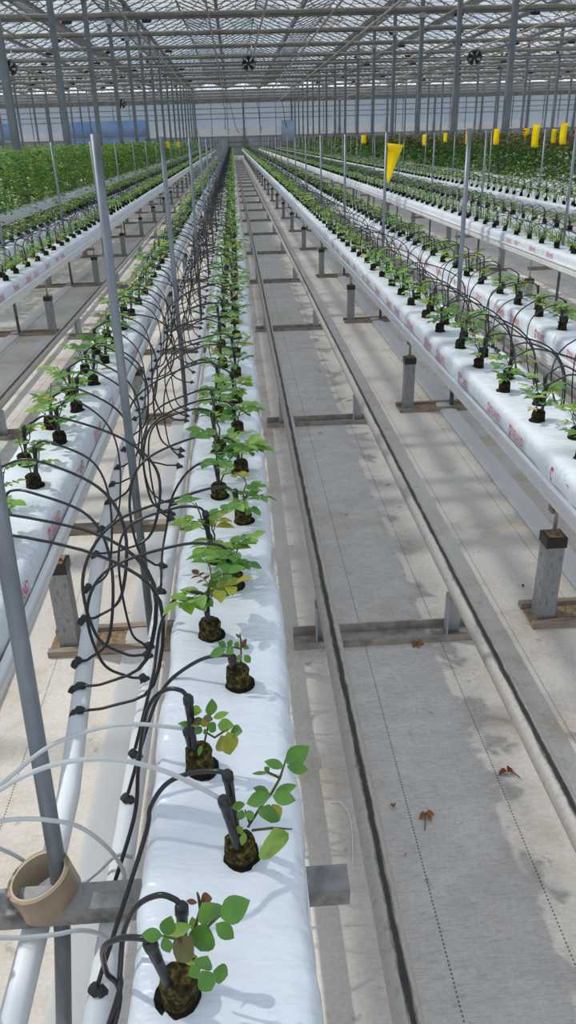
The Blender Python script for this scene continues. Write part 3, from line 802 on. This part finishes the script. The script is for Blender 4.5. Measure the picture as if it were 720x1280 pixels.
for q, (d, (k, s), n, x, y) in enumerate(FRONT):
    big = proj(x, y, SLZ); t = None
    lb = 'young rose cutting, %s from the front in %s' % (nth(n), rowname(k, s))
    if (k, s) == (0, 'b') and n <= 4: lb = HL[n - 1]
    if q < 170:
        t = empty('rose_cutting', (x, y, SLZ), lb, 'rose cutting', 'young rose cuttings')
        if (k, s) == (0, 'b') and n <= 4:
            a, b = hand_rose(n - 1, x, y); link('leaves', a, t); link('stem', b, t); pl = link('plug', plug_hi, t); pl.rotation_euler = (0, 0, U(0, 6))
            pl.scale = (1.0, 1.0, (1.0, .85, 1.1, 1.0)[n - 1])
        else:
            a, b = VAR[random.randrange(10)]; rz = U(0, 6.28); sc = U(.85, 1.15) * (1.08 if (k, s) == (0, 'b') else 1)
            for nm, me in (('leaves', a), ('stem', b), ('plug', plug_hi if (k, s) == (0, 'b') and q < 40 else plug_md if q < 60 else plug_lo)):
                o = link(nm, me, t); o.rotation_euler = (0, 0, rz); o.scale = (sc, sc, sc) if nm != 'plug' else (1, 1, 1)
    else:
        o = link('rose_cutting', VLO[random.randrange(8)], None, (x, y, SLZ)); o.rotation_euler = (0, 0, U(0, 6.28))
        sc = U(.85, 1.2); o.scale = (sc, sc, sc); tag(o, lb, 'rose cutting', 'young rose cuttings')
g = MB()
for (d, r, n, x, y) in REST:
    sc = U(.85, 1.25)
    g.add(VST[random.randrange(8)], Matrix.Translation((x, y, SLZ)) @ Matrix.Rotation(U(0, 6.28), 4, 'Z') @ Matrix.Scale(sc, 4))
o = g.obj('distant_rose_cuttings', LM + [M['stem'], M['hole']])
tag(o, 'distant young rose cuttings carrying on down all the rows', 'rose cuttings', None, 'stuff')

# ------------------------------------------------------------------ drip lines
def bez(pts, n):
    """Catmull-Rom through points"""
    P = [Vector(p) for p in pts]; P = [P[0] * 2 - P[1]] + P + [P[-1] * 2 - P[-2]]; out = []
    for i in range(1, len(P) - 2):
        a, b, c, d = P[i - 1:i + 3]
        for j in range(n):
            t = j / n
            out.append(.5 * ((2 * b) + (c - a) * t + (2 * a - 5 * b + 4 * c - d) * t * t + (3 * b - a - 3 * c + d) * t ** 3))
    out.append(P[-2]); return out
def drip_paths(s, rnd, gap, near):
    """relative to the plug base on the slab; gap = x of supply pipe minus x of plug"""
    sg = 1 if gap > 0 else -1
    top = rnd.uniform(.085, .125) if near else rnd.uniform(.09, .15)
    sx = rnd.uniform(-.006, .006) + sg * .006; tx = sx + sg * rnd.uniform(.0, .014)
    stake = [(sx, -.008, -.002), ((sx + tx) / 2, -.006, top * .5), (tx, 0, top)]
    w = rnd.uniform(.05, .15); dy = rnd.uniform(-.30, -.04); pz = PZ - SLZ; lift = rnd.uniform(.01, .045)
    tube = [(tx, 0, top - .004), (tx + gap * .12, dy * .02, top + .014), (gap * .55, dy * .15, top + lift), (gap + sg * w * .5, dy * .38, top - .02), (gap + sg * w, dy * .66, top - .11),
            (gap + sg * w * .85, dy * .9, pz + .07), (gap + sg * w * .4, dy * 1.01, pz + .032), (gap + sg * .014, dy, pz + .024)]
    con = (gap + sg * .006, dy, pz + .016)
    return stake, tube, con
def stake_mb(st, n=8):
    g = MB(); P = bez(st, 4); k = len(P)
    g.tube(P, [.0042 + .0022 * (i / (k - 1)) if i < k - 1 else .0058 for i in range(k)], n)
    a = Vector(P[-1]); b = Vector(P[-2]); d = (a - b).normalized()
    g.tube([a - d * .03, a - d * .012, a - d * .01, a, a + d * .004], [.0062, .0066, .0078, .0078, .005], n)
    return g
def con_mb(c, sg, n=10):
    g = MB(); o = Vector(c); d = Vector((.55 * sg, 0, 1)).normalized()
    g.tube([o - d * .006, o + d * .004, o + d * .0045, o + d * .016], [.0115, .0115, .0085, .0085], n); return g
DV = {}
for s in 'ab':
    for near in (0, 1):
        L_ = []
        for i in range(7):
            rnd = random.Random(i * 13 + near * 5 + (100 if s == 'a' else 0)); gap = .18 if s == 'b' else -.15
            gap = -.18 if s == 'b' else .15
            st, tu, co = drip_paths(s, rnd, gap, near)
            sg = 1 if gap > 0 else -1
            if near: L_.append((MB_tube := None, st, tu, co, sg))
            else: L_.append((None, st, tu, co, sg))
        DV[(s, near)] = L_
def tube_mb(tu, r, n, seg): g = MB(); g.tube(bez(tu, seg), r, n); return g
NEARM = {}
for s in 'ab':
    for i, (_, st, tu, co, sg) in enumerate(DV[(s, 1)]):
        NEARM[(s, i)] = (stake_mb(st).mesh('stake', M['black']), tube_mb(tu, .0031, 8, 7).mesh('tube', M['hose']), con_mb(co, sg).mesh('connector', M['black']))
MIDM = {}
for s in 'ab':
    for i, (_, st, tu, co, sg) in enumerate(DV[(s, 0)]):
        g = MB(); g.tube(st, .005, 5); g.tube(bez(tu, 4), .0031, 5); g.add(con_mb(co, sg, 6)); MIDM[(s, i)] = g.mesh('drip_line', M['hose'])
FARM = {}
for s in 'ab':
    for i, (_, st, tu, co, sg) in enumerate(DV[(s, 0)]):
        g = MB(); g.tube(st, .005, 3, cap=False); g.tube(bez(tu, 2), .0034, 3, cap=False); c = Vector(co); g.box(c.x - .01, c.x + .01, c.y - .01, c.y + .01, c.z - .01, c.z + .012); FARM[(s, i)] = g
def dlabel(k, s, n): return 'black drip line, %s from the front in %s' % (nth(n), rowname(k, s))
# the nearest ones follow the photograph: stake top/base and tube by picture point and depth
def near_line(n, x, y, stakes, tube, conn):
    t = empty('drip_line', (x, y, SLZ), None, None); o = Vector((x, y, SLZ))
    def W(p): return aty(p[0], p[1], p[2]) - o
    st = [W(p) for p in stakes]; stake_mb([st[0], (st[0] + st[1]) / 2, st[1]], 10).obj('stake', M['black'], t)
    T = [st[1]] + [W(p) for p in tube]
    if conn is not None:
        c = Vector((pipe_x(0, 'b', conn), conn, PZ + .018)) - o; T.append(c + Vector((0, 0, .02))); con_mb(c, -1).obj('connector', M['black'], t)
    g = MB(); g.tube(bez(T, 8), .0033, 10); g.obj('tube', M['hose'], t)
    return t
NL = {1: ([(221, 1255, .535), (187, 1178, .53)], [(178, 1173, .53), (150, 1173, .545), (129, 1186, .56), (133, 1215, .58), (148, 1260, .56)], .47),
      2: ([(298, 1078, .715), (280, 1000, .71)], None, None)}
def add(lb, t): return tag(t, lb, 'drip line', 'black drip lines')
add('black drip line feeding the nearest cutting, its thick stake leaning left of the plug', near_line(1, -.105, .542, *NL[1]))
t = near_line(1, -.100, .56, [(230, 1200, .56), (227, 1133, .57)], [(218, 1124, .575), (198, 1119, .58), (172, 1132, .59), (155, 1165, .60), (150, 1215, .58), (146, 1250, .56)], .52)
add('black drip line arching in behind the leaves of the nearest cutting', t)
t = near_line(2, -.037, .722, [(300, 1062, .73), (284, 967, .74)], [(270, 964, .745), (240, 966, .76), (208, 980, .77), (188, 1010, .77), (180, 1050, .76)], .68)
add('black drip line bent over beside the plug of the second cutting in the centre gutter', t)
t = near_line(3, -.096, .885, [(246, 958, .88), (235, 872, .885)], [(226, 863, .89), (208, 862, .90), (190, 876, .91), (180, 905, .92), (173, 960, .92), (168, 1020, .90)], .83)
add('black drip line with thick stake feeding the third cutting in the centre gutter', t)
t = near_line(4, -.037, 1.079, [(295, 862, 1.07), (290, 821, 1.075)], [(282, 819, 1.08), (255, 823, 1.10), (228, 838, 1.11), (208, 856, 1.11), (190, 890, 1.10)], 1.02)
add('black drip line running low across the slab to the fourth cutting in the centre gutter', t)
t = near_line(5, -.089, 1.228, [(262, 797, 1.22), (257, 746, 1.225)], [(250, 741, 1.23), (232, 741, 1.24), (212, 757, 1.26), (200, 785, 1.27), (195, 820, 1.26), (190, 850, 1.22)], 1.13)
add('black drip line arching high over the pipe to the fifth cutting in the centre gutter', t)
t = near_line(9, -.082, 1.869, [(276, 622, 1.86), (270, 580, 1.865)], [(262, 577, 1.87), (245, 582, 1.89), (228, 598, 1.92), (214, 625, 1.95), (208, 660, 1.96), (203, 690, 1.9)], 1.72)
add('black drip line arching high over the pipe to the ninth cutting in the centre gutter', t)
# grey twin tubes entering from the left
def grey(lb, pts, stake=None):
    P = [aty(*p) for p in pts]; t = empty('grey_drip_line', P[0], lb, 'drip line', 'pale grey drip lines'); o = P[0]
    g = MB(); g.tube(bez([p - o for p in P], 8), .0031, 10); g.obj('tube', M['greyhose'], t)
    if stake:
        st = [aty(*p) - o for p in stake]; stake_mb([st[0], (st[0] + st[1]) / 2, st[1]], 10).obj('stake', M['black'], t)
    return t
grey('grey drip tube arching to the third cutting, upper of two from the left edge', [(-20, 1000, .82), (20, 965, .83), (60, 934, .85), (110, 914, .87), (165, 905, .88), (233, 911, .885)], [(244, 955, .885), (234, 911, .885)])
grey('grey drip tube arching to the second cutting, lower of two from the left edge', [(-20, 1000, .68), (30, 970, .69), (80, 953, .70), (140, 949, .71), (200, 962, .72), (245, 982, .72), (278, 1000, .718)], [(302, 1078, .708), (279, 999, .714)])
grey('grey drip tube looping over the gap down to the right supply pipe', [(-20, 1030, .78), (20, 1024, .78), (60, 1025, .785), (100, 1034, .80), (135, 1060, .82), (154, 1088, .83), (154, 1104, .82)])
grey('grey drip tube passing behind the tape roll', [(-20, 1052, .85), (20, 1070, .86), (50, 1090, .87), (90, 1110, .88), (120, 1092, .88), (145, 1070, .88), (165, 1071, .885)])
grey('grey drip tube running low past the pole below the crossbar', [(-20, 1172, .70), (30, 1172, .71), (70, 1168, .72), (100, 1163, .735), (125, 1168, .75), (140, 1182, .76)])
# all the other drip lines
cnt = 0; rest = MB()
NEARSET = {((0, 'b'), i) for i in (1, 2, 3, 4, 5, 9)}
for (d, (k, s), n, x, y) in plants:
    if ((k, s), n) in NEARSET: continue
    gap = pipe_x(k, s, y) - x
    i = random.randrange(7); nom = -.18 if s == 'b' else .15; fx = gap / nom
    if cnt < 286:
        lb = dlabel(k, s, n)
        if cnt < 60:
            t = empty('drip_line', (x, y, SLZ), lb, 'drip line', 'black drip lines')
            for nm, me in zip(('stake', 'tube', 'connector'), NEARM[(s, i)]):
                o = link(nm, me, t)
                if nm == 'tube': o.scale = (fx, 1, 1)
                if nm == 'connector': o.location = (gap - nom, 0, 0)
        else:
            o = link('drip_line', MIDM[(s, i)], None, (x, y, SLZ)); o.scale = (fx, U(.8, 1.2), 1)
            tag(o, lb, 'drip line', 'black drip lines')
        cnt += 1
    else:
        rest.add(FARM[(s, i)], Matrix.Translation((x, y, SLZ)) @ Matrix.Diagonal((fx, U(.8, 1.2), U(.9, 1.2), 1)))
nl = 0
for (k, s), x, y in extra:     # near ends of the side rows, just past the picture's edge
    o = link('rose_cutting', VLO[random.randrange(8)], None, (x, y, SLZ)); o.rotation_euler = (0, 0, U(0, 6.28))
    tag(o, 'young rose cutting beyond the near end of ' + rowname(k, s), 'rose cutting', 'cuttings beyond the near edge')
    if (k, s) == (0, 'a'):
        if y < 1.2: continue
        nl += 1
    gap = pipe_x(k, s, y) - x; nom = -.18 if s == 'b' else .15
    o = link('drip_line', MIDM[(s, random.randrange(7))], None, (x, y, SLZ)); o.scale = (gap / nom, 1, 1)
    tag(o, 'black drip line beyond the near end of ' + rowname(k, s) if (k, s) != (0, 'a') else 'black drip line arching in from the left edge, %s from the front' % nth(nl), 'drip line', 'drip lines beyond the near edge')
# second tube per plug on the distant dense stretches
o = rest.obj('distant_drip_lines', M['hose']); tag(o, 'distant black drip lines looping between the paired rows', 'drip lines', None, 'stuff')

# ------------------------------------------------------------------ foreground: crossbar, pole, tape
g = MB(); g.box(-.95, .118, -.021, .021, -.019, .019); g.box(-.95, .1185, -.016, .016, -.014, .014)
o = g.obj('steel_crossbar', M['barsteel'], None, (0, .800, .482)); o.rotation_euler = (.12, 0, 0)
tag(o, 'galvanised square crossbar under the centre gutter, nearest the camera', 'crossbar')
g = MB(); P = [aty(80, 1290, .775), aty(78, 1165, .80), aty(72, 1082, .835), aty(0, 650, .93), aty(-13, 572, .95)]
P = [P[0] + (P[0] - P[1]) * 1.0] + P
P[0].z = 0.0
g.tube(P, .0125, 14); o = g.obj('support_pole', M['pole'])
tag(o, 'thick zinc pole at the left front corner, through the brown tape roll', 'pole', 'upright zinc poles')
ctr = aty(56, 1108, .815); t = empty('tape_roll', ctr, 'roll of brown parcel tape around the pole, lying on the crossbar', 'tape roll')
t.rotation_euler = (-.06, -.24, .2)
def ring(r0, r1, h, n=40):
    g = MB()
    for j in range(n):
        c, s = math.cos(2 * math.pi * j / n), math.sin(2 * math.pi * j / n)
        for (r, z) in ((r0, -h), (r1, -h), (r1, h), (r0, h)): g.v.append((r * c, r * s, z))
    for j in range(n):
        j2 = (j + 1) % n
        for q in range(4): g.face([4 * j + q, 4 * j2 + q, 4 * j2 + (q + 1) % 4, 4 * j + (q + 1) % 4], 0, True)
    return g
for nm, r0, r1, h, mm in (('tape', .0425, .0475, .024, 'tape'), ('core', .0395, .0425, .0245, 'core')):
    o = ring(r0, r1, h).obj(nm, M[mm], t); md = o.modifiers.new('e', 'EDGE_SPLIT')

# yellow sticky traps
def trap(pts, lb):
    g = MB(); P = [Vector(p) for p in pts]; n = 6
    for i in range(n + 1):
        u = i / n; a = P[0].lerp(P[3], u); b = P[1].lerp(P[2], u); bow = Vector((0, .02 * math.sin(math.pi * u), 0))
        g.v += [tuple(a + bow), tuple(b + bow)]
        if i: g.face([2 * i - 2, 2 * i - 1, 2 * i + 1, 2 * i], 0, True)
    o = g.obj('sticky_trap', M['yellow']); md = o.modifiers.new('s', 'SOLIDIFY'); md.thickness = .002
    return tag(o, lb, 'sticky trap', 'yellow sticky traps')
trap([(1.264, 6.92, 1.440), (1.385, 6.84, 1.425), (1.312, 7.06, 1.135), (1.262, 6.98, 1.145)], 'large twisted yellow sticky card on a zinc pole right of the aisle')
i = 0
for (px, py, Y, w, h) in ((705, 167, 13, .12, .30), (670, 170, 14, .13, .34), (693, 170, 14.5, .10, .22), (621, 171, 16, .12, .27), (658, 169, 17, .13, .25), (585, 172, 18, .10, .26), (557, 172, 21, .10, .2), (531, 175, 22, .12, .26), (455, 174, 34, .2, .3)):
    i += 1; p = aty(px, py, Y)
    trap([(p.x - w / 2, Y, p.z + h / 2), (p.x + w / 2, Y + .03, p.z + h / 2), (p.x + w / 2, Y + .03, p.z - h / 2), (p.x - w / 2, Y, p.z - h / 2)], 'small yellow sticky card at the right hedge top, %s nearest the camera' % nth(i))
for (px, py, Y, lb) in ((210, 181, 40, 'small yellow sticky card over the left hedge, nearer of two'), (223, 181, 45, 'small yellow sticky card over the left hedge, farther of two')):
    p = aty(px, py, Y); trap([(p.x - .1, Y, p.z + .13), (p.x + .1, Y, p.z + .13), (p.x + .1, Y, p.z - .13), (p.x - .1, Y, p.z - .13)], lb)

# ------------------------------------------------------------------ grown rose hedges
def hedge(name, lb, rows, side, y0, mats, seed, tops, hang):
    rnd = random.Random(seed); g = MB()
    for ri, (xc, wid, dens) in enumerate(rows):
        y = y0
        while y < 79:
            lod = 1 if y < 24 else 1.6 if y < 40 else 2.6
            n = int(dens * (1 if y < 24 else .45 if y < 40 else .2))
            for q in range(n):
                yy = y + rnd.random(); u = rnd.random()
                zt = tops + .10 * noise.noise(Vector((xc, yy * 1.6, seed)))
                z = .62 + (zt - .62) * (u ** .8) if rnd.random() > hang else rnd.uniform(.08, .66)
                x = xc + rnd.gauss(0, wid); p = Vector((x, yy, z))
                if noise.noise(Vector((x * 3 + seed, yy * 3.2, z * 4.5))) < (-.06 if side < 0 else -.16) - .2 * rnd.random(): continue
                az = rnd.uniform(0, 6.28); d = Vector((math.cos(az), math.sin(az), rnd.uniform(-.7, .3))).normalized()
                sz = rnd.uniform(.055, .095) * lod
                mi = 0 if rnd.random() < .66 else 1
                if rnd.random() < .05: mi = 2
                if z > zt - .22 and rnd.random() < mats: mi = 3
                nn = len(g.v); sd = d.cross(Vector((rnd.uniform(-.6, .6), rnd.uniform(-.6, .6), 1))); sd.normalize(); sd = sd * sz * .34
                e = p + d * sz; md_ = p + d * sz * .45
                g.v += [tuple(p), tuple(md_ + sd), tuple(e), tuple(md_ - sd)]; g.face([nn, nn + 1, nn + 2, nn + 3], mi)
            for q in range(2 if y < 30 else 1):
                yy = y + rnd.random(); x = xc + rnd.gauss(0, wid * .7)
                g.tube([(x, yy, .6), (x + rnd.uniform(-.08, .08), yy + rnd.uniform(-.1, .1), 1.3)], .006, 3, 4, False)
            y += 1
    o = g.obj(name, ([M['leaf_dark'], M['leaf']] if side > 0 else LM[:2]) + LM[2:] + [M['stem']])
    return tag(o, lb, 'rose hedge', None, 'stuff')
hr = hedge('rose_hedge', 'tall leafy rose bushes with reddish tops filling the right side', [(gx(4, 'a') + .09, .12, 950), (cx(4) + .2, .2, 700), (gx(4, 'b') + .2, .2, 600), (gx(5, 'a') + .4, .3, 420), (gx(6, 'a'), .4, 120), (gx(8, 'a'), .5, 90), (gx(10, 'a'), .5, 60)], 1, 10, .5, 4, 1.46, .12)
hl = hedge('rose_hedge', 'tall leafy green rose bushes filling the left side behind a gutter', [(gx(-2, 'b') - .04, .11, 1000), (cx(-2) - .1, .2, 680), (gx(-2, 'a') - .1, .2, 600), (gx(-3, 'b') - .3, .3, 420), (gx(-4, 'b'), .4, 140), (gx(-6, 'b'), .5, 90), (gx(-8, 'b'), .5, 60)], -1, 8, .03, 5, 1.45, .30)
# red blooms on the right bushes
n = 0
for (px, py, Y) in ((648, 200, 15.2), (708, 166, 14), (672, 172, 15), (655, 165, 17), (548, 178, 22), (508, 170, 26), (511, 187, 24), (690, 190, 14.5), (575, 172, 20), (610, 172, 18), (430, 178, 45)):
    n += 1; p = aty(px, py, Y)
    p.x = max(5.72, min(p.x, 5.9)) if p.x < 5.9 else p.x
    g = MB()
    for j in range(9):
        a = j * 2.4; r = .012 + .0022 * j
        b = Vector((.004 * math.cos(a), .004 * math.sin(a), 0)); e = b + Vector((r * math.cos(a), r * math.sin(a), .035 - .002 * j))
        g.leaf(b, e, (math.cos(a), math.sin(a), .2), .04, 0, 3, -.2, -.1)
    o = g.obj('rose_bloom', M['bloom'], hr, p); o.scale = (1.3, 1.3, 1.3)

# ------------------------------------------------------------------ litter
def dry(px, py, sz, m, lb, stem=None, seed=0):
    p = atz(px, py, .004); g = MB(); rnd = random.Random(seed)
    for q in range(3 if sz > .02 else 1):
        a = rnd.uniform(0, 6.28); d = Vector((math.cos(a), math.sin(a), rnd.uniform(.1, .35))) * sz
        g.leaf((0, 0, .004), d, (rnd.uniform(-.5, .5), rnd.uniform(-.5, .5), 1), sz * .7, 0, 4, .5, .5)
    o = g.obj('dry_leaf', m, None, p)
    if stem:
        s = atz(*stem, .006) - p; g = MB(); g.tube([(0, 0, .006), tuple(s * .5 + Vector((0, 0, .008))), tuple(s)], .0015, 5); g.obj('stalk', m, o)
    return tag(o, lb, 'dry leaf', 'dry leaves on the walkway')
dry(634, 966, .024, M['dryred'], 'curled dark red dry leaf on the walkway beside the right rail', (650, 972), 1)
dry(532, 1018, .021, M['dry'], 'brown dry leaf with a long stalk lying mid walkway', (531, 1038), 2)
dry(492, 1011, .020, M['dry'], 'brown dry leaf lying against the left rail', None, 3)
dry(507, 1070, .010, M['dryred'], 'tiny reddish leaf scrap nearest the camera by the left rail', None, 4)
dry(521, 804, .024, M['dry'], 'brown leaf scrap on the floor just before the first rail crossbar', None, 5)
dry(652, 732, .013, M['hole'], 'small dark leaf scrap beside the nearest right post', None, 6)
p = [atz(414, 1003, .002), atz(425, 1003, .004), atz(435, 1015, .006), atz(440, 1040, .004), atz(441, 1080, .002)]
g = MB(); g.tube(bez([q - p[0] for q in p], 5), .0013, 6); tag(g.obj('plastic_string', M['pvc'], None, p[0]), 'thin white plastic string on the floor beside the centre gutter', 'string')

# ------------------------------------------------------------------ light
w = bpy.data.worlds.new('sky'); SC.world = w; w.use_nodes = True; nt = w.node_tree; nt.nodes.clear()
class WW: pass
ww = WW(); ww.node_tree = nt
tc = N(ww, 'ShaderNodeTexCoord'); out = N(ww, 'ShaderNodeOutputWorld'); bg = N(ww, 'ShaderNodeBackground')
mp = N(ww, 'ShaderNodeMapping'); mp.inputs['Scale'].default_value = (1, 1, 3); L(ww, tc.outputs['Generated'], mp.inputs[0])
cl = mr_(ww, nz_(ww, mp.outputs[0], 3.2, 6, .6), .42, .62)
sz = N(ww, 'ShaderNodeSeparateXYZ'); L(ww, tc.outputs['Generated'], sz.inputs[0])
sky = mix_(ww, mr_(ww, sz.outputs[2], .12, .6), (.68, .79, .93), (.52, .64, .84))
sky = mix_(ww, cl, sky, (.95, .97, 1.0))
sky = mix_(ww, mr_(ww, sz.outputs[2], -.02, .0), (.30, .31, .30), sky)
L(ww, sky, bg.inputs[0]); bg.inputs[1].default_value = 1.25; L(ww, bg.outputs[0], out.inputs[0])
sd_ = bpy.data.lights.new('sun', 'SUN'); so = bpy.data.objects.new('sun', sd_); COL.objects.link(so)
sd_.energy = 3.1; sd_.angle = math.radians(.7); sd_.color = (1, .945, .87)
so.rotation_euler = Vector((.82, -.40, -1)).to_track_quat('-Z', 'Y').to_euler()

SC.view_settings.view_transform = 'Standard'; SC.view_settings.look = 'None'
SC.view_settings.exposure = .27; SC.view_settings.gamma = 1.0; SC.view_settings.use_curve_mapping = False
SC.cycles.max_bounces = 8; SC.cycles.transparent_max_bounces = 24; SC.cycles.diffuse_bounces = 4
SC.cycles.caustics_reflective = False; SC.cycles.caustics_refractive = False
